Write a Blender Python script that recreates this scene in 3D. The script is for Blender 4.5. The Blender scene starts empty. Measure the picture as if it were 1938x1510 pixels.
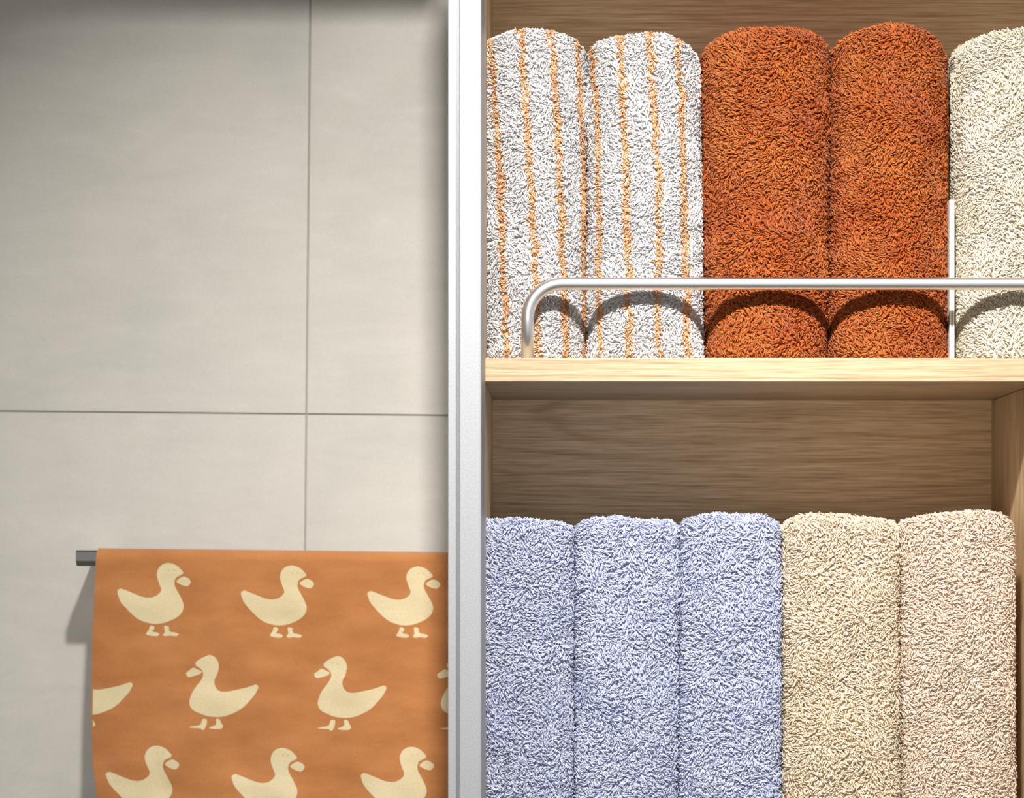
import bpy, bmesh, math, random
import numpy as np
from mathutils import Vector, Matrix
from mathutils.geometry import delaunay_2d_cdt
random.seed(4); rng = np.random.default_rng(7)
S = bpy.context.scene; COL = S.collection
PI = math.pi
# ---------------------------------------------------------------- camera
F, D, VX, VY = 4800.0, 2.4, 1062.0, 1065.0      # focal length in px, distance to shelf front, vanishing point
cam = bpy.data.objects.new('camera', bpy.data.cameras.new('camera')); COL.objects.link(cam)
cam.location = (0, -D, 0); cam.rotation_euler = (PI/2, 0, 0)
cd = cam.data; cd.sensor_fit = 'HORIZONTAL'; cd.sensor_width = 36; cd.lens = F/1938*36
cd.shift_x = -(VX-969)/1938; cd.shift_y = (VY-755)/1938
cd.clip_start = .05; cd.dof.use_dof = True; cd.dof.focus_distance = D+.035; cd.dof.aperture_fstop = 8
S.camera = cam
def X(px, Y=0.): return (px-VX)*(D+Y)/F
def Z(py, Y=0.): return (VY-py)*(D+Y)/F
# ---------------------------------------------------------------- light
W = bpy.data.worlds.new('world'); S.world = W; W.use_nodes = True
W.node_tree.nodes['Background'].inputs[0].default_value = (1, .985, .96, 1)
W.node_tree.nodes['Background'].inputs[1].default_value = .50
def lamp(name, loc, aim, watts, size, col=(1, .955, .90), spread=170):
    l = bpy.data.lights.new(name, 'AREA'); l.shape = 'DISK'; l.size = size; l.energy = watts; l.color = col
    l.spread = math.radians(spread)
    o = bpy.data.objects.new(name, l); COL.objects.link(o); o.location = loc
    o.rotation_euler = (Vector(aim)-Vector(loc)).to_track_quat('-Z', 'Y').to_euler()
    return o
lamp('ceiling_spotlight', (.0, -1.50, 1.32), (.25, .05, .06), 14, .10, spread=62)
sl = bpy.data.lights.new('ceiling_downlight', 'SPOT'); sl.energy = 72; sl.spot_size = math.radians(56); sl.spot_blend = 1; sl.shadow_soft_size = .10; sl.color = (1, .955, .90)
so = bpy.data.objects.new('ceiling_downlight', sl); COL.objects.link(so); so.location = (-.74, -1.20, 1.32)
so.rotation_euler = (Vector((-.62, .465, -.47))-so.location).to_track_quat('-Z', 'Y').to_euler()
lamp('ceiling_spotlight', (.50, -1.50, 1.32), (-.1, .4, -.1), 3, .30)
S.view_settings.view_transform = 'Standard'; S.view_settings.look = 'None'
S.view_settings.exposure = 0; S.view_settings.gamma = 1; S.view_settings.use_curve_mapping = False
# ---------------------------------------------------------------- materials
def nt(name):
    m = bpy.data.materials.new(name); m.use_nodes = True
    return m, m.node_tree, m.node_tree.nodes['Principled BSDF']
def N(t, typ, **kw):
    n = t.nodes.new(typ)
    for k, v in kw.items():
        if k in n.inputs: n.inputs[k].default_value = v
        else: setattr(n, k, v)
    return n
def ramp(t, fac, stops):
    r = t.nodes.new('ShaderNodeValToRGB'); e = r.color_ramp.elements
    while len(e) < len(stops): e.new(.5)
    for q, (p, c) in zip(e, stops): q.position = p; q.color = (*c, 1)
    t.links.new(fac, r.inputs[0]); return r.outputs[0]
def mix(t, mode, fac, a, b):
    m = t.nodes.new('ShaderNodeMix'); m.data_type = 'RGBA'; m.blend_type = mode
    for s, v in ((0, fac), (6, a), (7, b)):
        if hasattr(v, 'default_value') or hasattr(v, 'is_linked'): t.links.new(v, m.inputs[s])
        else: m.inputs[s].default_value = v if s == 0 else (*v, 1)
    return m.outputs[2]
def wood(name, tint=1., rot=(0, 0, 0), knot=None):
    m, t, b = nt(name)
    tc = N(t, 'ShaderNodeTexCoord')
    mp = N(t, 'ShaderNodeMapping'); mp.inputs['Rotation'].default_value = rot
    t.links.new(tc.outputs['Object'], mp.inputs[0])
    # growth rings: distance field of a squashed hill, warped
    w = N(t, 'ShaderNodeMapping'); w.inputs['Scale'].default_value = (1.1, 5, 8)
    t.links.new(mp.outputs[0], w.inputs[0])
    n1 = N(t, 'ShaderNodeTexNoise', Scale=1.6, Detail=4.0, Roughness=.55); t.links.new(w.outputs[0], n1.inputs[0])
    kx = knot or (.2, .9); k = N(t, 'ShaderNodeMapping'); k.inputs['Location'].default_value = (-kx[0]*.13, 0, -kx[1]); k.inputs['Scale'].default_value = (.13, .3, 1)
    t.links.new(mp.outputs[0], k.inputs[0]); ln = N(t, 'ShaderNodeVectorMath', operation='LENGTH'); t.links.new(k.outputs[0], ln.inputs[0])
    a1 = N(t, 'ShaderNodeMath', operation='MULTIPLY_ADD'); t.links.new(ln.outputs['Value'], a1.inputs[0]); a1.inputs[1].default_value = 130
    a0 = N(t, 'ShaderNodeMath', operation='MULTIPLY'); t.links.new(n1.outputs[0], a0.inputs[0]); a0.inputs[1].default_value = 4.5; t.links.new(a0.outputs[0], a1.inputs[2])
    mul = a1
    fr = N(t, 'ShaderNodeMath', operation='PINGPONG'); t.links.new(mul.outputs[0], fr.inputs[0]); fr.inputs[1].default_value = .5
    g = N(t, 'ShaderNodeMapping'); g.inputs['Scale'].default_value = (16, 420, 620)
    t.links.new(mp.outputs[0], g.inputs[0])
    n2 = N(t, 'ShaderNodeTexNoise', Scale=1.0, Detail=4.0, Roughness=.62); t.links.new(g.outputs[0], n2.inputs[0])
    g3 = N(t, 'ShaderNodeMapping'); g3.inputs['Scale'].default_value = (5, 90, 130)
    t.links.new(mp.outputs[0], g3.inputs[0])
    n3 = N(t, 'ShaderNodeTexNoise', Scale=1.0, Detail=3.0); t.links.new(g3.outputs[0], n3.inputs[0])
    c1 = ramp(t, n2.outputs[0], [(.33, (.42*tint, .275*tint, .155*tint)), (.50, (.60*tint, .46*tint, .285*tint)), (.66, (.71*tint, .57*tint, .385*tint))])
    c2 = ramp(t, fr.outputs[0], [(0, (.72, .65, .56)), (.18, (1, 1, 1)), (.5, (1, .99, .98))])
    c3 = ramp(t, n3.outputs[0], [(.3, (.88, .86, .83)), (.7, (1.06, 1.05, 1.03))])
    c = mix(t, 'MULTIPLY', .75, c1, c2); c = mix(t, 'MULTIPLY', 1., c, c3)
    t.links.new(c, b.inputs['Base Color']); b.inputs['Roughness'].default_value = .5
    bp = N(t, 'ShaderNodeBump', Strength=.15, Distance=.0006); t.links.new(n2.outputs[0], bp.inputs['Height']); t.links.new(bp.outputs[0], b.inputs['Normal'])
    return m
XP1_ = -.072
WH = wood('oak_across_dimmed', .70); WV = wood('oak_upright', .95, rot=(0, PI/2, 0)); WB = wood('oak_back_relit', 1.30, knot=(.245-XP1_, .153+.62))  # same oak; tint adds light to the shaded back, dims the lit boards
def metal(name, col, rough, grain=True):
    m, t, b = nt(name); b.inputs['Metallic'].default_value = 1; b.inputs['Roughness'].default_value = rough
    b.inputs['Base Color'].default_value = (*col, 1)
    if grain:
        tc = N(t, 'ShaderNodeTexCoord'); n = N(t, 'ShaderNodeTexNoise', Scale=700., Detail=3.)
        t.links.new(tc.outputs['Object'], n.inputs[0])
        t.links.new(ramp(t, n.outputs[0], [(.3, tuple(c*.88 for c in col)), (.7, tuple(min(1, c*1.08) for c in col))]), b.inputs['Base Color'])
        bp = N(t, 'ShaderNodeBump', Strength=.12, Distance=.0004); t.links.new(n.outputs[0], bp.inputs['Height']); t.links.new(bp.outputs[0], b.inputs['Normal'])
    return m
def anod(name, col):          # anodised satin aluminium: half metallic, half milky
    m = metal(name, col, .48); m.node_tree.nodes['Principled BSDF'].inputs['Metallic'].default_value = .35
    return m
ALU = anod('anodised_aluminium', (.34, .355, .38)); GRV = anod('groove_aluminium', (.20, .21, .23))
RAIL = metal('satin_steel', (.84, .85, .875), .32, False)
BAR = metal('dark_nickel', (.36, .35, .34), .13, False)
m, t, b = nt('divider_white'); DIV = m
b.inputs['Base Color'].default_value = (.84, .80, .74, 1); b.inputs['Roughness'].default_value = .25
m, t, b = nt('divider_core'); DCORE = m
b.inputs['Base Color'].default_value = (.33, .29, .25, 1); b.inputs['Roughness'].default_value = .4
def tilemat():
    m, t, b = nt('stone_tile'); tc = N(t, 'ShaderNodeTexCoord'); oi = N(t, 'ShaderNodeObjectInfo')
    ad = N(t, 'ShaderNodeVectorMath', operation='MULTIPLY_ADD'); t.links.new(oi.outputs['Random'], ad.inputs[0])
    ad.inputs[1].default_value = (7, 3, 5); t.links.new(tc.outputs['Object'], ad.inputs[2])
    n = N(t, 'ShaderNodeTexNoise', Scale=4.5, Detail=6., Roughness=.6, Distortion=.4); t.links.new(ad.outputs[0], n.inputs[0])
    mp = N(t, 'ShaderNodeMapping'); mp.inputs['Rotation'].default_value = (0, .55, 0); mp.inputs['Scale'].default_value = (5, 8, 22)
    t.links.new(ad.outputs[0], mp.inputs[0])
    n2 = N(t, 'ShaderNodeTexNoise', Scale=1.6, Detail=7., Roughness=.65, Distortion=.8); t.links.new(mp.outputs[0], n2.inputs[0])
    n3 = N(t, 'ShaderNodeTexNoise', Scale=620., Detail=2.); t.links.new(tc.outputs['Object'], n3.inputs[0])
    c = ramp(t, n.outputs[0], [(.3, (.425, .420, .395)), (.5, (.470, .458, .425)), (.7, (.495, .485, .452))])
    c2 = ramp(t, n2.outputs[0], [(.35, (.95, .95, .94)), (.6, (1, 1, 1)), (.75, (1.07, 1.07, 1.07))])
    c3 = ramp(t, n3.outputs[0], [(.3, (.93, .93, .93)), (.7, (1.05, 1.05, 1.05))])
    c = mix(t, 'MULTIPLY', 1., c, c2); c = mix(t, 'MULTIPLY', .8, c, c3)
    t.links.new(c, b.inputs['Base Color']); b.inputs['Roughness'].default_value = .55
    return m
TILE = tilemat()
def plain(name, col, rough=.9, sheen=0):
    m, t, b = nt(name); tc = N(t, 'ShaderNodeTexCoord'); n = N(t, 'ShaderNodeTexNoise', Scale=60., Detail=4.)
    t.links.new(tc.outputs['Object'], n.inputs[0])
    t.links.new(ramp(t, n.outputs[0], [(.3, tuple(c*.93 for c in col)), (.7, tuple(min(1, c*1.05) for c in col))]), b.inputs['Base Color'])
    b.inputs['Roughness'].default_value = rough; b.inputs['Sheen Weight'].default_value = sheen
    return m
GROUT = plain('grout', (.33, .315, .28)); FLOOR = plain('floor_stone', (.45, .42, .38)); CEIL = plain('ceiling_paint', (.75, .73, .70))
def terry(name, lo, hi, patch):
    """cotton loops; strand tint from the 'tint' attribute, soft patches of dye across the cloth"""
    m, t, b = nt(name); at = N(t, 'ShaderNodeAttribute', attribute_name='tint')
    tc = N(t, 'ShaderNodeTexCoord'); n = N(t, 'ShaderNodeTexNoise', Scale=14., Detail=2.); t.links.new(tc.outputs['Object'], n.inputs[0])
    c = ramp(t, at.outputs['Fac'], [(0, lo), (1, hi)])
    p = ramp(t, n.outputs[0], [(.35, (1, 1, 1)), (.65, patch)])
    t.links.new(mix(t, 'MULTIPLY', 1., c, p), b.inputs['Base Color'])
    b.inputs['Roughness'].default_value = .85; b.inputs['Sheen Weight'].default_value = .12; b.inputs['Specular IOR Level'].default_value = .2
    tr = N(t, 'ShaderNodeBsdfTranslucent'); ms = N(t, 'ShaderNodeMixShader'); ms.inputs[0].default_value = .28
    t.links.new(b.inputs['Base Color'].links[0].from_socket, tr.inputs[0]); t.links.new(b.outputs[0], ms.inputs[1]); t.links.new(tr.outputs[0], ms.inputs[2])
    t.links.new(ms.outputs[0], t.nodes['Material Output'].inputs[0])
    return m
T_WHITE = terry('terry_white', (.80, .79, .79), (.93, .92, .92), (.98, .98, 1.0))
T_PEACH = terry('terry_peach', (.80, .43, .20), (.93, .64, .39), (1, .88, .82))
T_RUST = terry('terry_rust', (.43, .085, .011), (.68, .235, .056), (.85, .64, .55))
T_CREAM = terry('terry_cream', (.80, .74, .60), (.93, .88, .76), (1, .98, .95))
T_BLUE = terry('terry_blue', (.46, .515, .72), (.79, .83, .97), (.96, .97, 1.0))
T_SAND = terry('terry_sand', (.84, .70, .51), (.95, .85, .69), (1, .96, .93))
T_BLUSH = terry('terry_blush', (.88, .71, .55), (.96, .84, .71), (1, .97, .96))
# ---------------------------------------------------------------- helpers
def link(name, me, mat, parent=None, smooth=False):
    if mat is not None:
        for q in (mat if isinstance(mat, (list, tuple)) else [mat]): me.materials.append(q)
    o = bpy.data.objects.new(name, me); COL.objects.link(o)
    if parent is not None: o.parent = parent
    if smooth: me.polygons.foreach_set('use_smooth', [True]*len(me.polygons))
    return o
def tag(o, label=None, cat=None, group=None, kind=None):
    for k, v in (('label', label), ('category', cat), ('group', group), ('kind', kind)):
        if v: o[k] = v
    return o
def empty(name, loc=(0, 0, 0), **kw):
    o = bpy.data.objects.new(name, None); COL.objects.link(o); o.location = loc; return tag(o, **kw)
def box(name, x0, x1, y0, y1, z0, z1, mat, parent=None, bev=.0008):
    bm = bmesh.new(); bmesh.ops.create_cube(bm, size=1)
    off = Vector(parent.location) if parent is not None else Vector((0, 0, 0))
    for v in bm.verts:
        v.co = Vector((x0+(v.co.x+.5)*(x1-x0), y0+(v.co.y+.5)*(y1-y0), z0+(v.co.z+.5)*(z1-z0)))-off
    if bev: bmesh.ops.bevel(bm, geom=bm.edges[:], offset=bev, segments=2, affect='EDGES', profile=.5)
    me = bpy.data.meshes.new(name); bm.to_mesh(me); bm.free()
    return link(name, me, mat, parent)
def prism(name, pts, axis, a0, a1, mat, parent=None, bev=0):
    """extrude a 2D outline: axis 'z' -> pts are (x,y); axis 'x' -> pts are (y,z)"""
    bm = bmesh.new(); mk = (lambda p, a: (p[0], p[1], a)) if axis == 'z' else (lambda p, a: (a, p[0], p[1]))
    off = Vector(parent.location) if parent is not None else Vector((0, 0, 0))
    A = [bm.verts.new(Vector(mk(p, a0))-off) for p in pts]; B = [bm.verts.new(Vector(mk(p, a1))-off) for p in pts]
    n = len(pts); bm.faces.new(A); bm.faces.new(B[::-1])
    for i in range(n): bm.faces.new((A[i], B[i], B[(i+1) % n], A[(i+1) % n]))
    bmesh.ops.recalc_face_normals(bm, faces=bm.faces[:])
    if bev: bmesh.ops.bevel(bm, geom=bm.edges[:], offset=bev, segments=2, affect='EDGES', profile=.5)
    me = bpy.data.meshes.new(name); bm.to_mesh(me); bm.free(); return link(name, me, mat, parent)
def tube(name, pts, r, mat, parent=None, seg=24):
    off = Vector(parent.location) if parent is not None else Vector((0, 0, 0))
    P = [Vector(p)-off for p in pts]; vs, fs = [], []
    for i, p in enumerate(P):
        t = (P[min(i+1, len(P)-1)]-P[max(i-1, 0)]).normalized(); a = Vector((0, 1, 0)); b_ = t.cross(a)
        for k in range(seg):
            th = 2*PI*k/seg; vs.append(p+(a*math.cos(th)+b_*math.sin(th))*r)
    for i in range(len(P)-1):
        for k in range(seg):
            fs.append((i*seg+k, i*seg+(k+1) % seg, (i+1)*seg+(k+1) % seg, (i+1)*seg+k))
    fs += [tuple(range(seg))[::-1], tuple((len(P)-1)*seg+k for k in range(seg))]
    me = bpy.data.meshes.new(name); me.from_pydata(vs, [], fs); return link(name, me, mat, parent, True)
# ---------------------------------------------------------------- setting
YW = .465                                  # tiled wall plane
XP0, XP1, YP = X(848, -.112), -.072, -.112 # aluminium post: left, right, front
XB = .4538                                 # lower divider face
ZS1, ZS0 = Z(677), Z(722); YB = .276
CX0, CX1 = XP0+.001, .80; ZTOP, ZBOT = .62, -.62
box('floor', -2.6, 2.6, -3.2, YW+.1, -1.5, -1.45, FLOOR)['kind'] = 'structure'
box('ceiling', -2.6, 2.6, -3.2, YW+.1, 1.35, 1.40, CEIL)['kind'] = 'structure'
tag(prism('shade_header_1', [(YP+.04, .81), (YW, .81), (YW, 1.35), (YP+.04, 1.35)], 'x', -2.2, XP0-.001, CEIL, None, .002), kind='structure')  # unseen header, added to shade the top of the tiled wall
wall = empty('wall_back', (X(580, YW), YW, Z(784, YW)), kind='structure')
wall.rotation_euler = (0, math.radians(.55), 0)
box('grout', wall.location.x-1.8, wall.location.x+1.8, YW+.0015, YW+.04, -1.42, .96, GROUT, wall, 0)
TW, TH, J = .6, .6, .0019
tile_me = None
for i in range(-3, 3):
    for j in range(-3, 2):
        if tile_me is None:
            o = box('tile', wall.location.x+J/2, wall.location.x+TW-J/2, YW-.0005, YW+.010, wall.location.z+J/2, wall.location.z+TH-J/2, TILE, wall, .0005); tile_me = o.data
        else:
            o = bpy.data.objects.new('tile', tile_me); COL.objects.link(o); o.parent = wall
        o.location = (i*TW, 0, j*TH)
# ---------------------------------------------------------------- post
post = empty('aluminium_post', (XP0, YP, ZBOT), label='tall silver anodised aluminium post between the tiled wall and the oak cabinet', cat='post')
xa, xb = X(863.5, YP), X(869, YP)
box('edge_flange', XP0, xa, YP, YP+.10, ZBOT, .80, ALU, post, .0006)['label'] = 'narrow left flange'
box('groove', xa-.0004, xb+.0004, YP+.003, YP+.05, ZBOT, .80, GRV, post, 0)['label'] = 'dark recessed groove'
box('main_profile', xb, XP1, YP, -.001, ZBOT, .80, ALU, post, .0012)
# ---------------------------------------------------------------- cabinet
cab = empty('towel_cabinet', (XP1, 0, ZBOT), label='light oak open cabinet with two shelves holding the stood-up towels', cat='cabinet')
box('side_panel', CX0, XP1, 0, YW-.002, ZBOT, ZTOP+.02, WV, cab)
box('side_panel', CX1, CX1+.02, 0, YB+.02, ZBOT, ZTOP+.02, WV, cab)
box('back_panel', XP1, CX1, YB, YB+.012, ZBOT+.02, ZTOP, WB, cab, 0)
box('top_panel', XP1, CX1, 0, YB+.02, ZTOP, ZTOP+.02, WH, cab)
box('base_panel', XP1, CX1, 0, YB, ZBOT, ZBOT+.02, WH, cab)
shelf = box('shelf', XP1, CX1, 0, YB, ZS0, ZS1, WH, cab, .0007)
ZL = -.292
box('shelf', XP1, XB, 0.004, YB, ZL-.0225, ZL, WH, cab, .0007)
box('divider_panel', XB, XB+.022, .001, YB, ZBOT+.02, ZS0-.0006, WV, cab, .0007)
YR = .015; ZR = Z(537, YR); XL = X(998.5, YR); XR = .745; RB = .033; r = .0061
pts = [(XL, YR, ZS1-.002), (XL, YR, ZR-RB)]
for k in range(1, 17):
    a = PI/2*k/16; pts.append((XL+RB*(1-math.cos(a)), YR, ZR-RB+RB*math.sin(a)))
for k in range(0, 17):
    a = PI/2*k/16; pts.append((XR-RB+RB*math.sin(a), YR, ZR-RB+RB*math.cos(a)))
pts.append((XR, YR, ZS1-.002))
rail = tube('guard_rail', [Vector(p) for p in pts], r, RAIL, None)
bpy.context.view_layer.update()
for v in rail.data.vertices: v.co -= Vector(cab.location)
rail.parent = shelf if False else cab
rail['label'] = 'bent satin steel tube rail'
# ---------------------------------------------------------------- acrylic divider
dv = empty('shelf_divider', (X(1801.5, .056), .056, ZS1), label='thin upright white-edged divider plate between the rust and cream towels', cat='divider')
YD = .056; x0, x1 = X(1797, YD), X(1806.3, YD); w = (x1-x0)
box('face_sheet', x0, x0+w*.36, YD, .22, ZS1, Z(378, YD), DIV, dv, .0003)
box('face_sheet', x1-w*.36, x1, YD, .22, ZS1, Z(378, YD), DIV, dv, .0003)
box('core', x0+w*.36, x1-w*.36, YD+.001, .219, ZS1, Z(379, YD), DCORE, dv, 0)
# ---------------------------------------------------------------- terry towels
def fnoise(x, z, wl, seed, k=5):
    q = np.random.default_rng(seed); o = np.zeros_like(x)
    for i in range(k):
        a = q.uniform(0, 2*PI); f = 2*PI/(wl*q.uniform(.7, 1.4)); o += np.sin((x*math.cos(a)+z*math.sin(a))*f+q.uniform(0, 6.28))
    return o/math.sqrt(k/2)/1.4
def strands(b, n, d, h, L, rad, tint, name, mat, parent):
    """b base, n normal, d lean direction; one curled tapering loop of yarn per row"""
    B = np.cross(n, d); B /= np.linalg.norm(B, axis=1)[:, None]+1e-9
    h = h[:, None]; L = L[:, None]; rr = rad[:, None]
    P = [b-n*.0008, b+n*.62*h+d*.10*L, b+n*1.0*h+d*.55*L, b+n*.78*h+d*1.05*L]
    Tn = [P[1]-P[0], P[2]-P[0], P[3]-P[1]]; R = [1., 1., .92]
    m = len(b); V = np.empty((m, 10, 3))
    for k in range(3):
        t = Tn[k]/np.linalg.norm(Tn[k], axis=1)[:, None]; C = np.cross(t, B)
        for j in range(3):
            a = 2*PI*j/3+k*.5; V[:, k*3+j] = P[k]+(B*math.cos(a)+C*math.sin(a))*rr*R[k]
    V[:, 9] = P[3]
    F4 = [(0, 1, 4, 3), (1, 2, 5, 4), (2, 0, 3, 5), (3, 4, 7, 6), (4, 5, 8, 7), (5, 3, 6, 8)]
    F3 = [(6, 7, 9), (7, 8, 9), (8, 6, 9)]
    lo = np.array([i for f in F4+F3 for i in f]); tot = np.array([4]*6+[3]*3)
    base = np.arange(m)[:, None]*10
    loops = (lo[None]+base).ravel(); totals = np.tile(tot, m); starts = np.concatenate([[0], np.cumsum(totals)[:-1]])
    me = bpy.data.meshes.new(name)
    me.vertices.add(m*10); me.vertices.foreach_set('co', V.astype(np.float32).ravel())
    me.loops.add(len(loops)); me.loops.foreach_set('vertex_index', loops.astype(np.int32))
    me.polygons.add(len(totals)); me.polygons.foreach_set('loop_start', starts.astype(np.int32))
    try: me.polygons.foreach_set('loop_total', totals.astype(np.int32))
    except Exception: pass
    me.polygons.foreach_set('use_smooth', np.ones(len(totals), bool))
    at = me.attributes.new('tint', 'FLOAT', 'POINT'); at.data.foreach_set('value', np.repeat(tint, 10).astype(np.float32))
    me.update(calc_edges=True)
    return tag(link(name, me, mat, parent), kind='stuff')
DENS = 405000
def towel(name, label, group, cat, px, yf, bulge, nexp, z0, tops, mat, seed, pile=.0033, lean=.0046, rtop=.014, depth=.20, stripes=(), rad=.00064, swirl=1.0, base_ang=None):
    (l0, l1), (r0, r1) = px               # left / right edge at bottom, top (px at contact depth)
    yc = yf+bulge; ycon = yf+bulge*.8
    zt = [(X(p, yf+.01), Z(q, yf+.01)-.0024) for p, q in tops]; tx = np.array([a for a, _ in zt]); tz = np.array([a for _, a in zt])
    H0 = tz.max()
    nf = 61; al = np.linspace(PI, 0, nf); al = (al-PI/2); al = np.sign(al)*(np.abs(al)/(PI/2))**.85*PI/2+PI/2
    cx = np.sign(np.cos(al))*np.abs(np.cos(al))**(2/nexp); cy = -np.abs(np.sin(al))**(2/nexp)
    ns = 18
    U = np.concatenate([cx, np.ones(ns), np.linspace(1, -1, 14)[1:-1], -np.ones(ns)])
    YB_ = yf+depth
    yy = np.concatenate([yc+bulge*cy, np.linspace(yc, YB_, ns+1)[1:], np.full(12, YB_), np.linspace(YB_, yc, ns+1)[:-1]])
    M = len(U); ymid = (yf+YB_)/2; bd = depth/2
    # levels: (t, inset)
    nz = int((H0-z0)/.004); lv = [(0, .006, 0), (0.0, .002, .002), (0, 0, .006)]
    lv += [(k/nz, 0, 0) for k in range(1, nz+1)]
    nb = 7
    lv += [(1, rtop*(1-math.cos(PI/2*k/nb)), rtop*math.sin(PI/2*k/nb)) for k in range(1, nb+1)]
    aw = (X(r0, ycon)-X(l0, ycon))/2
    lv += [(1, rtop+(aw-rtop)*f, rtop+.001*f) for f in (.15, .35, .6, .9)]
    V = []
    for t, ins, dz in lv:
        xl = X(l0+(l1-l0)*t, ycon)+.0019; xr = X(r0+(r1-r0)*t, ycon)-.0019; xc = (xl+xr)/2; a = (xr-xl)/2
        x = xc+U*a
        top = np.interp(x, tx, tz)-rtop
        z = (z0+.006+(top-z0-.006)*t) + (dz if t > 0 else dz-.006)
        lump = fnoise(x, np.full_like(x, 0)+z, .10, seed)*.0011+fnoise(x, z, .04, seed+9)*.0005
        front = (yy < yc+.002)
        y = yy+np.where(front, lump, 0)
        x = xc+(x-xc)*(1-ins/a); y = ymid+(y-ymid)*(1-ins/bd)
        V.append(np.stack([x, y, z], 1))
    V = np.array(V); K = len(lv)
    org = np.array([(X((l0+r0)/2, ycon)), yc+.05, z0]); V -= org
    idx = np.arange(K*M).reshape(K, M)
    q = np.stack([idx[:-1], np.roll(idx, -1, 1)[:-1], np.roll(idx, -1, 1)[1:], idx[1:]], -1).reshape(-1, 4)
    faces = [tuple(f) for f in q.tolist()]+[tuple(idx[0].tolist()[::-1]), tuple(idx[-1].tolist())]
    me = bpy.data.meshes.new(name); me.from_pydata(V.reshape(-1, 3).tolist(), [], faces)
    body = link(name, me, mat, None, True); body.location = Vector(org); tag(body, label, cat, group)
    at = me.attributes.new('tint', 'FLOAT', 'POINT'); at.data.foreach_set('value', np.full(K*M, .2, np.float32))
    # ---- pile
    Vf = V.reshape(-1, 3); A, B, C, Dd = (Vf[q[:, i]] for i in range(4))
    nrm = np.cross(B-A, Dd-A)+np.cross(Dd-C, B-C); ar = np.linalg.norm(nrm, axis=1)/2; nr = nrm/(2*ar[:, None]+1e-12)
    cen = (A+B+C+Dd)/4; w = cen+org
    dens = np.full(len(q), float(DENS))
    dens[w[:, 1] > yc+.014] = 0; dens[np.abs(nr[:, 0]) > .85] *= .55
    dens[(nr[:, 2] > .8) & (w[:, 1] > yf+.040)] *= .0
    dens[w[:, 2] < -.235] *= .12
    dens[nr[:, 2] < -.6] = 0
    if l0 < 918: dens[w[:, 0] < X(906, w[:, 1])] *= .12
    if r0 > 1960: dens[w[:, 0] > X(1962, w[:, 1])] *= .2
    rg = np.random.default_rng(seed)
    cnt = np.floor(ar*dens+rg.random(len(q))).astype(int); f = np.repeat(np.arange(len(q)), cnt); m = len(f)
    u, v = rg.random((2, m, 1))
    b = A[f]*(1-u)*(1-v)+B[f]*u*(1-v)+C[f]*u*v+Dd[f]*(1-u)*v
    # smooth normals from grid-neighbour average
    vn = np.zeros_like(Vf)
    for i in range(4): np.add.at(vn, q[:, i], nrm)
    vn /= np.linalg.norm(vn, axis=1)[:, None]+1e-12
    n = vn[q[f, 0]]*(1-u)*(1-v)+vn[q[f, 1]]*u*(1-v)+vn[q[f, 2]]*u*v+vn[q[f, 3]]*(1-u)*v
    n /= np.linalg.norm(n, axis=1)[:, None]
    up = np.array([0, 0, 1.])-n*n[:, 2:3]; ul = np.linalg.norm(up, axis=1)
    up[ul < .2] = [0, 1, 0]; up /= np.linalg.norm(up, axis=1)[:, None]; rt = np.cross(up, n)*-1.
    bx, bz = b[:, 0], b[:, 2]
    uu = bx/aw
    ang = fnoise(bx, bz, .085, seed+1)*1.5*swirl + fnoise(bx, bz, .022, seed+2)*.8*swirl + fnoise(bx, bz, .0062, seed+3, 7)*.6 + rg.normal(0, .28, m)
    ang = ang + np.where(uu < 0, PI, 0)*0 + (base_ang if base_ang is not None else -.4)
    d = rt*np.cos(ang)[:, None]+up*np.sin(ang)[:, None]
    n2 = n+rg.normal(0, .16, (m, 3)); n2 /= np.linalg.norm(n2, axis=1)[:, None]
    clump = .5+.5*fnoise(bx, bz, .0048, seed+5, 7)
    h = pile*(.70+.35*np.clip(clump, 0, 1)+.25*rg.random(m)); h *= 1-.45*np.clip((np.abs(n[:, 0])-.6)/.35, 0, 1); h *= np.where(rg.random(m) < .12, 1.35, 1); L = lean*(.70+.6*rg.random(m)); rad_ = rad*(.8+.35*rg.random(m))
    tint = np.clip(rg.normal(.55, .25, m)+.12*(clump-.5), 0, 1)
    rest = np.ones(m, bool)
    wx = b[:, 0]+org[0]; wz = b[:, 2]+org[2]; wy = b[:, 1]+org[1]
    for tab, width in stripes:
        sz = np.array([Z(p[1], yf+.01) for p in tab][::-1]); sp = np.array([p[0] for p in tab][::-1], float)
        xs = np.interp(wz, sz, sp)
        pxp = VX+wx*F/(D+wy)
        s = rest & (np.abs(pxp-xs+rg.normal(0, 1.1, m)+.9*fnoise(bx, bz, .03, seed+int(tab[0][0]))) < width*.5)
        rest &= ~s
        o = strands(b[s], n2[s], d[s], h[s], L[s], rad_[s], tint[s], 'stripe', T_PEACH, body); o['label'] = 'peach orange stripe'
    strands(b[rest], n2[rest], d[rest], h[rest], L[rest], rad_[rest], tint[rest], 'terry_pile', mat, body)
    return body
G1, G2, G3 = 'striped white towels on the upper shelf', 'rust orange towels on the upper shelf', 'pale blue towels in the lower compartment'
YU, BU = .035, .052
st1 = [([(930, 60), (936, 120), (945, 230), (953, 400), (958, 540), (963, 680)], 12), ([(984, 55), (992, 130), (1000, 230), (1008, 400), (1014, 520), (1022, 680)], 12.5),
       ([(1036, 55), (1045, 110), (1054, 250), (1058, 330), (1064, 500), (1072, 680)], 12), ([(1088, 65), (1093, 130), (1099, 220), (1103, 350), (1103, 500), (1106, 680)], 9.5)]
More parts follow.
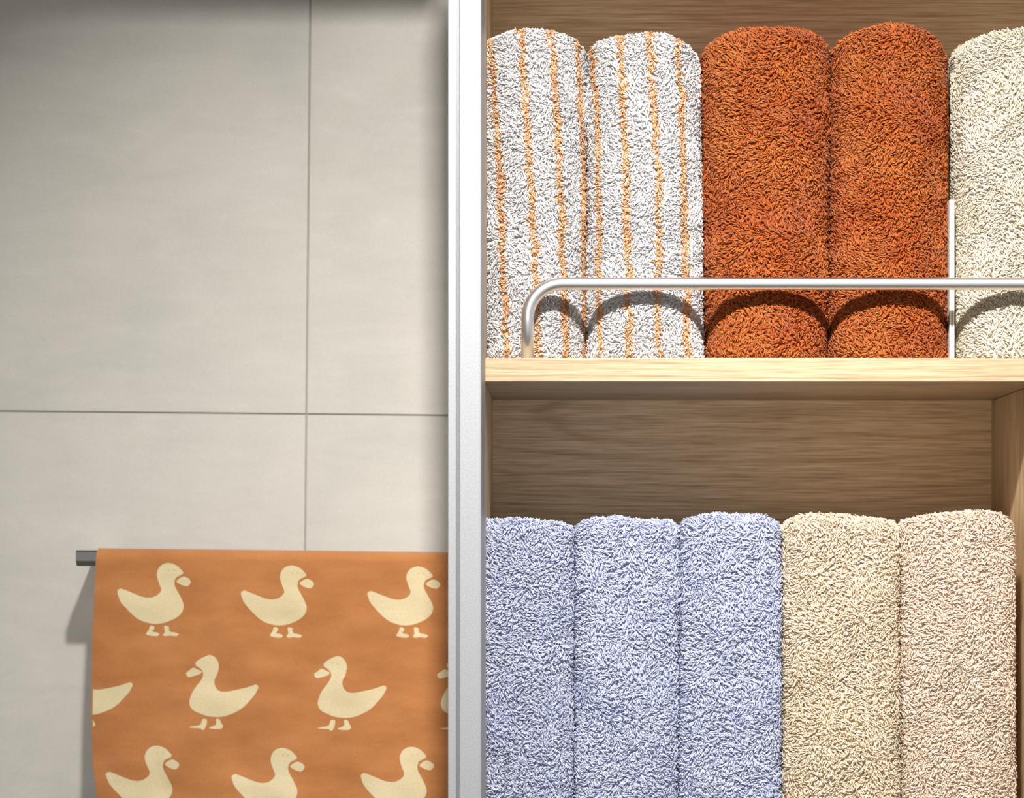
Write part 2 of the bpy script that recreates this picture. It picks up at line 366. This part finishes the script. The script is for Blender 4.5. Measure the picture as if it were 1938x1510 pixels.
st2 = [([(1124, 80), (1129, 160), (1136, 290), (1139, 420), (1138, 520), (1139, 680)], 11), ([(1175, 65), (1179, 130), (1186, 260), (1189, 400), (1191, 540), (1193, 680)], 13),
       ([(1228, 62), (1234, 130), (1241, 260), (1246, 400), (1246, 540), (1248, 680)], 13), ([(1277, 70), (1285, 140), (1290, 250), (1294, 400), (1296, 540), (1297, 680)], 11)]
towel('striped_towel', 'white terry towel with peach stripes beside the aluminium post, left of its twin', G1, 'towel', ((908, 900), (1109, 1111)), YU, BU, 2.0, ZS1+.0005,
      [(900, 78), (925, 68), (960, 60), (1000, 57), (1040, 59), (1080, 64), (1100, 70), (1111, 78)], T_WHITE, 11, stripes=st1, rtop=.009)
towel('striped_towel', 'white terry towel with peach stripes directly against the rust towels', G1, 'towel', ((1109, 1111), (1333, 1327)), YU, BU, 2.1, ZS1+.0005,
      [(1111, 78), (1125, 72), (1150, 69), (1190, 68), (1230, 65), (1268, 66), (1298, 76), (1327, 92)], T_WHITE, 12, stripes=st2, rtop=.009)
towel('rust_towel', 'rust orange terry towel touching the striped towels, left of the rust pair', G2, 'towel', ((1336, 1326), (1567, 1574)), YU, BU, 2.2, ZS1+.0005,
      [(1326, 84), (1336, 72), (1365, 62), (1400, 54), (1450, 55), (1490, 54), (1540, 56), (1563, 62), (1574, 74)], T_RUST, 13, rtop=.010)
towel('rust_towel', 'rust orange terry towel beside the thin divider plate, taller of the rust pair', G2, 'towel', ((1567, 1574), (1795, 1795)), YU, BU, 2.2, ZS1+.0005,
      [(1574, 74), (1600, 62), (1640, 52), (1680, 46), (1720, 48), (1755, 56), (1780, 66), (1795, 82)], T_RUST, 14, rtop=.010)
towel('cream_towel', 'cream terry towel cut off by the picture edge, right of the divider plate', None, 'towel', ((1808, 1803), (2050, 2050)), YU, BU, 2.3, ZS1+.0005,
      [(1803, 88), (1815, 76), (1835, 69), (1870, 62), (1910, 57), (1960, 54), (2010, 60), (2050, 90)], T_CREAM, 15, rtop=.010, base_ang=.3)
YL, BL = .030, .024
zl = ZL+.0005
towel('blue_towel', 'pale blue terry towel against the aluminium post, leftmost of the three blue towels', G3, 'towel', ((900, 900), (1086, 1087)), YL, BL, 3.6, zl,
      [(900, 985), (930, 984), (975, 983), (1010, 984), (1050, 988), (1072, 991), (1087, 993)], T_BLUE, 21, rtop=.009)
towel('blue_towel', 'pale blue terry towel in the middle of the three blue towels', G3, 'towel', ((1086, 1087), (1283, 1286)), YL, BL, 3.6, zl,
      [(1087, 993), (1097, 984), (1115, 980), (1138, 986), (1152, 979), (1180, 981), (1215, 986), (1250, 989), (1270, 985), (1286, 986)], T_BLUE, 22, rtop=.009)
towel('blue_towel', 'pale blue terry towel touching the sand beige towel', G3, 'towel', ((1283, 1286), (1479, 1480)), YL-.002, BL, 3.2, zl,
      [(1286, 984), (1298, 980), (1320, 975), (1370, 974), (1390, 979), (1420, 976), (1460, 976), (1472, 983), (1480, 988)], T_BLUE, 23, rtop=.009)
towel('sand_towel', 'sand beige terry towel between the blue towels and the blush towel', None, 'towel', ((1480, 1481), (1706, 1702)), YL-.002, BL, 3.2, zl,
      [(1481, 986), (1490, 980), (1510, 972), (1538, 981), (1560, 975), (1600, 977), (1650, 980), (1685, 983), (1702, 986)], T_SAND, 24, rtop=.010)
towel('blush_towel', 'pinkish beige terry towel at the right end of the lower compartment', None, 'towel', ((1706, 1702), (1923, 1920)), YL-.002, BL, 3.2, zl,
      [(1702, 986), (1714, 982), (1740, 976), (1790, 972), (1830, 972), (1870, 968), (1898, 970), (1910, 978), (1920, 984)], T_BLUSH, 25, rtop=.009)
# ---------------------------------------------------------------- towel bar and duck towel
YT = .345; RT = .0125; PPM = F/(D+YT)      # px per metre at the cloth
zt0 = Z(1037, YT); xt = X(190, YT)
bar = empty('towel_bar', (X(146, YT), YT, Z(1055, YT)), label='flat dark grey metal towel bar fixed to the tiled wall', cat='towel bar')
bar.rotation_euler = (0, math.radians(.5), 0)
zb1, zb0 = Z(1041, YT), Z(1071, YT)
yb0, yb1 = YT-.0080, YT+.0080
pr = [(yb0+.0015, zb1), (yb1-.0015, zb1), (yb1, zb1-.0015), (yb1, zb0+.005), (yb1-.003, zb0), (yb0+.004, zb0), (yb0, zb0+.0055), (yb0, zb1-.0015)]
prism('rod', pr, 'x', X(146, YT), XP0-.0005, BAR, bar, .0004)
for xx, ww in ((X(144.5, YT), .027), (XP0-.028, .027)):
    box('wall_arm', xx, xx+ww, yb1-.002, YW-.0006, zb0+.004, zb1, BAR, bar, .0004)
V_ORANGE = None
def velour(name, lo, hi, sc=900.):
    m, t, b = nt(name); tc = N(t, 'ShaderNodeTexCoord')
    n = N(t, 'ShaderNodeTexNoise', Scale=sc, Detail=4., Roughness=.7); t.links.new(tc.outputs['Object'], n.inputs[0])
    mp = N(t, 'ShaderNodeMapping'); mp.inputs['Scale'].default_value = (12, 12, 34); t.links.new(tc.outputs['Object'], mp.inputs[0])
    n2 = N(t, 'ShaderNodeTexNoise', Scale=1., Detail=5., Roughness=.6); t.links.new(mp.outputs[0], n2.inputs[0])
    c = ramp(t, n2.outputs[0], [(.30, lo), (.68, hi)]); c2 = ramp(t, n.outputs[0], [(.3, (.84, .84, .84)), (.7, (1.12, 1.12, 1.12))])
    t.links.new(mix(t, 'MULTIPLY', 1., c, c2), b.inputs['Base Color'])
    b.inputs['Roughness'].default_value = .95; b.inputs['Sheen Weight'].default_value = .42; b.inputs['Sheen Roughness'].default_value = .5
    b.inputs['Specular IOR Level'].default_value = .1
    bp = N(t, 'ShaderNodeBump', Strength=.5, Distance=.0010); t.links.new(n.outputs[0], bp.inputs['Height']); t.links.new(bp.outputs[0], b.inputs['Normal'])
    return m
VO = velour('velour_orange', (.315, .122, .038), (.40, .168, .058)); VC = velour('velour_cream', (.50, .42, .25), (.57, .49, .32)); VE = velour('velour_eye', (.48, .36, .18), (.55, .42, .22))
DR = dict(body=[(240,600),(290,565),(340,575),(450,620),(560,665),(650,700),(750,715),(830,705),(900,670),(950,620),(965,570),(940,500),(905,400),(890,320),(905,250),(940,190),(1000,145),(1080,125),(1160,140),(1240,180),(1300,240),(1335,295),(1280,335),(1215,370),(1190,430),(1185,490),(1215,570),(1260,650),(1310,750),(1340,840),(1330,920),(1290,990),(1220,1050),(1120,1100),(1000,1140),(880,1155),(760,1140),(620,1090),(520,1020),(400,900),(300,780),(260,690)],
  beak=[(1222,430),(1265,388),(1340,355),(1400,375),(1445,410),(1460,450),(1430,500),(1390,520),(1310,500),(1240,460)],
  f1=[(790,1185),(845,1195),(860,1225),(830,1280),(900,1300),(940,1330),(900,1360),(780,1350),(725,1325),(740,1290),(770,1240)],
  f2=[(1020,1190),(1095,1200),(1100,1250),(1120,1285),(1200,1300),(1260,1325),(1220,1360),(1120,1350),(1040,1360),(1000,1335),(1030,1290)], eyes=[(1095,255),(1185,252)])
DL = dict(body=[(1350,610),(1310,570),(1240,590),(1150,620),(1000,655),(850,685),(760,690),(690,670),(640,620),(615,550),(620,480),(650,420),(680,330),(690,250),(670,180),(620,110),(540,75),(460,100),(380,140),(310,190),(300,240),(330,270),(390,310),(420,360),(425,420),(390,500),(320,590),(260,680),(220,770),(200,860),(220,940),(270,1000),(370,1050),(500,1095),(630,1110),(760,1105),(880,1070),(1010,1010),(1120,930),(1220,820),(1300,720)],
  beak=[(140,380),(200,330),(265,288),(340,322),(403,352),(370,395),(280,425),(180,445)],
  f1=[(415,1150),(488,1150),(490,1210),(470,1280),(430,1330),(380,1300),(230,1290),(210,1275),(380,1240)],
  f2=[(640,1150),(700,1150),(730,1210),(760,1270),(720,1310),(600,1310),(530,1290),(640,1240)], eyes=[(450,197),(525,205)])
def smooth(poly, k=3):
    P = np.array(poly, float); n = len(P); out = []
    for i in range(n):
        a, b, c, d = P[i-1], P[i], P[(i+1) % n], P[(i+2) % n]
        for s in range(k):
            u = s/k; out.append(.5*((2*b)+(c-a)*u+(2*a-5*b+4*c-d)*u*u+(3*b-a-3*c+d)*u**3))
    return np.array(out)
RPX = RT*PPM; A0 = 1037+RPX-RPX*PI/2         # layout: q = py - A0 (arc length in px from top of bar) on the straight part
placed = []
for ox, oy in ((200, 1050), (432, 1053), (670, 1053)): placed.append((DR, ox, oy))
for ox, oy in ((106, 1226), (340, 1230), (581, 1232), (813, 1233)): placed.append((DL, ox, oy))
for ox, oy in ((179, 1395), (415, 1399), (658, 1397)): placed.append((DR, ox, oy))
for ox, oy in ((106, 1574), (340, 1576), (576, 1577), (813, 1577)): placed.append((DL, ox, oy))
PX0, PX1, QB, QF = 186., 884., -330., 1760-A0
def inside(P, poly):
    x, y = P[:, 0], P[:, 1]; r_ = np.zeros(len(P), bool); n = len(poly)
    for i in range(n):
        (x1, y1), (x2, y2) = poly[i], poly[(i+1) % n]
        c = ((y1 > y) != (y2 > y)) & (x < (x2-x1)*(y-y1)/((y2-y1) if y2 != y1 else 1e-9)+x1); r_ ^= c
    return r_
verts, edges, shapes = [], [], []
for di, (dk, ox, oy) in enumerate(placed):
    polys = [(smooth(dk[k]), 1) for k in ('body', 'beak', 'f1', 'f2')]
    for ex, ey in dk['eyes']:
        polys.append((np.array([(ex+24*math.cos(a), ey+21*math.sin(a)) for a in np.linspace(0, 2*PI, 9)[:-1]]), 2))
    for P, kind in polys:
        P = P/8.883+np.array([ox, oy-A0])
        if P[:, 0].max() < PX0+1 or P[:, 0].min() > PX1-1: continue
        P[:, 0] = np.clip(P[:, 0], PX0, PX1)
        i0 = len(verts); verts += [Vector((a, c)) for a, c in P]; n = len(P)
        edges += [(i0+k, i0+(k+1) % n) for k in range(n)]; shapes.append((di, kind, P))
gx = np.linspace(PX0, PX1, 101); gq = np.concatenate([np.arange(QB, -30, 14.), np.arange(-30, 34, 3.), np.arange(34, QF, 7.)]); gq[-1] = QF
for a in gx:
    for c in gq: verts.append(Vector((a, c)))
rv, re_, rf, *_ = delaunay_2d_cdt(verts, edges, [], 0, 1e-4)
RV = np.array([(v[0], v[1]) for v in rv]); RF = np.array([list(f) for f in rf]); CEN = RV[RF].mean(1)
e1 = RV[RF[:, 1]]-RV[RF[:, 0]]; e2 = RV[RF[:, 2]]-RV[RF[:, 0]]; sg = e1[:, 0]*e2[:, 1]-e1[:, 1]*e2[:, 0]
keep = np.abs(sg) > 1e-6; RF = RF[keep]; CEN = CEN[keep]; sg = sg[keep]; RF[sg > 0] = RF[sg > 0][:, ::-1]
own = np.full(len(RF), -1); slot = np.zeros(len(RF), int)
for di, kind, P in shapes:
    s = inside(CEN, P); own[s] = di; slot[s] = kind
# drape map
px, q = RV[:, 0], RV[:, 1]; a = q/PPM; th = a/RT
down = np.clip((q-RPX*PI/2)/400, 0, 1.5)
z = np.where(np.abs(th) <= PI/2, -RT*(1-np.cos(th)), -RT-(np.abs(a)-RT*PI/2))
y = np.where(np.abs(th) <= PI/2, -RT*np.sin(th), -RT*np.sign(th))
fold = fnoise(px/PPM, q/PPM, .16, 3)*.0022+np.sin(px/PPM*2*PI/.21+.6+q/900.)*.0025
fold2 = fnoise(px/PPM, q/PPM, .055, 5)*.0007
y = y-np.where(q > 0, 1, .3)*np.clip(np.abs(down), 0, 1)*(np.abs(fold)*.9+.001)-fold2*np.clip(np.abs(q)/60, 0, 1)*np.sign(q+.1)
lw = np.clip(1-(px-PX0)/160, 0, 1)**1.5
edge = np.interp(q+A0, [1000, 1045, 1200, 1350, 1440, 1510, 1760], [3, 2, -5, -7, -4, 4, 8])
pxx = px+lw*edge; slope = -.0115*(px-190)*np.clip(1-(q/130), 0, 1)
yw = YT+y; XX = X(pxx, YT); ZZ = zt0+z+slope/PPM
P3 = np.stack([XX, yw, ZZ], 1); orig = np.array([X(535, YT), YT, zt0]); P3 -= orig
def submesh(name, mask, mats, slots, parent):
    f = RF[mask]; ids, inv = np.unique(f, return_inverse=True); inv = inv.reshape(f.shape)
    me = bpy.data.meshes.new(name); me.from_pydata(P3[ids].tolist(), [], inv.tolist())
    o = link(name, me, mats, parent, True); me.polygons.foreach_set('material_index', slots.astype(np.int32))
    md = o.modifiers.new('thickness', 'SOLIDIFY'); md.thickness = .0024; md.offset = -1; md.use_rim = False
    return o
tw = submesh('hand_towel', own < 0, [VO], slot[own < 0]*0, None); tw.location = Vector(orig)
tag(tw, 'orange velour hand towel with cream duck pattern hanging on the towel bar', 'hand towel')
for di in range(len(placed)):
    mk = own == di
    if mk.sum() > 3: submesh('duck_motif', mk, [VC, VE], slot[mk]-1, tw)
# stitched hems closing the cloth's two side edges
for e0 in (PX0, PX1):
    k = np.abs(px-e0) < 1e-3; ids = np.where(k)[0]; ids = ids[np.argsort(q[ids])]
    hp = P3[ids]; tt = np.gradient(hp, axis=0); tt /= np.linalg.norm(tt, axis=1)[:, None]
    nn = np.stack([np.zeros(len(ids)), -tt[:, 2], tt[:, 1]], 1); nn /= np.linalg.norm(nn, axis=1)[:, None]
    nn *= np.sign(nn[len(nn)//2+20, 1]*-1+1e-9)
    hv, hf = [], []; ctr = hp-nn*.0012
    for c_, n_ in zip(ctr, nn):
        for j in range(8):
            a_ = 2*PI*j/8; hv.append(tuple(c_+n_*math.cos(a_)*.0015+np.array([1, 0, 0])*math.sin(a_)*.0014))
    for i_ in range(len(ids)-1):
        for j in range(8): hf.append((i_*8+j, i_*8+(j+1) % 8, i_*8+8+(j+1) % 8, i_*8+8+j))
    me = bpy.data.meshes.new('side_hem'); me.from_pydata(hv, [], hf); link('side_hem', me, VO, tw, True)
print('POLYS', sum(len(m_.polygons) for m_ in bpy.data.meshes))
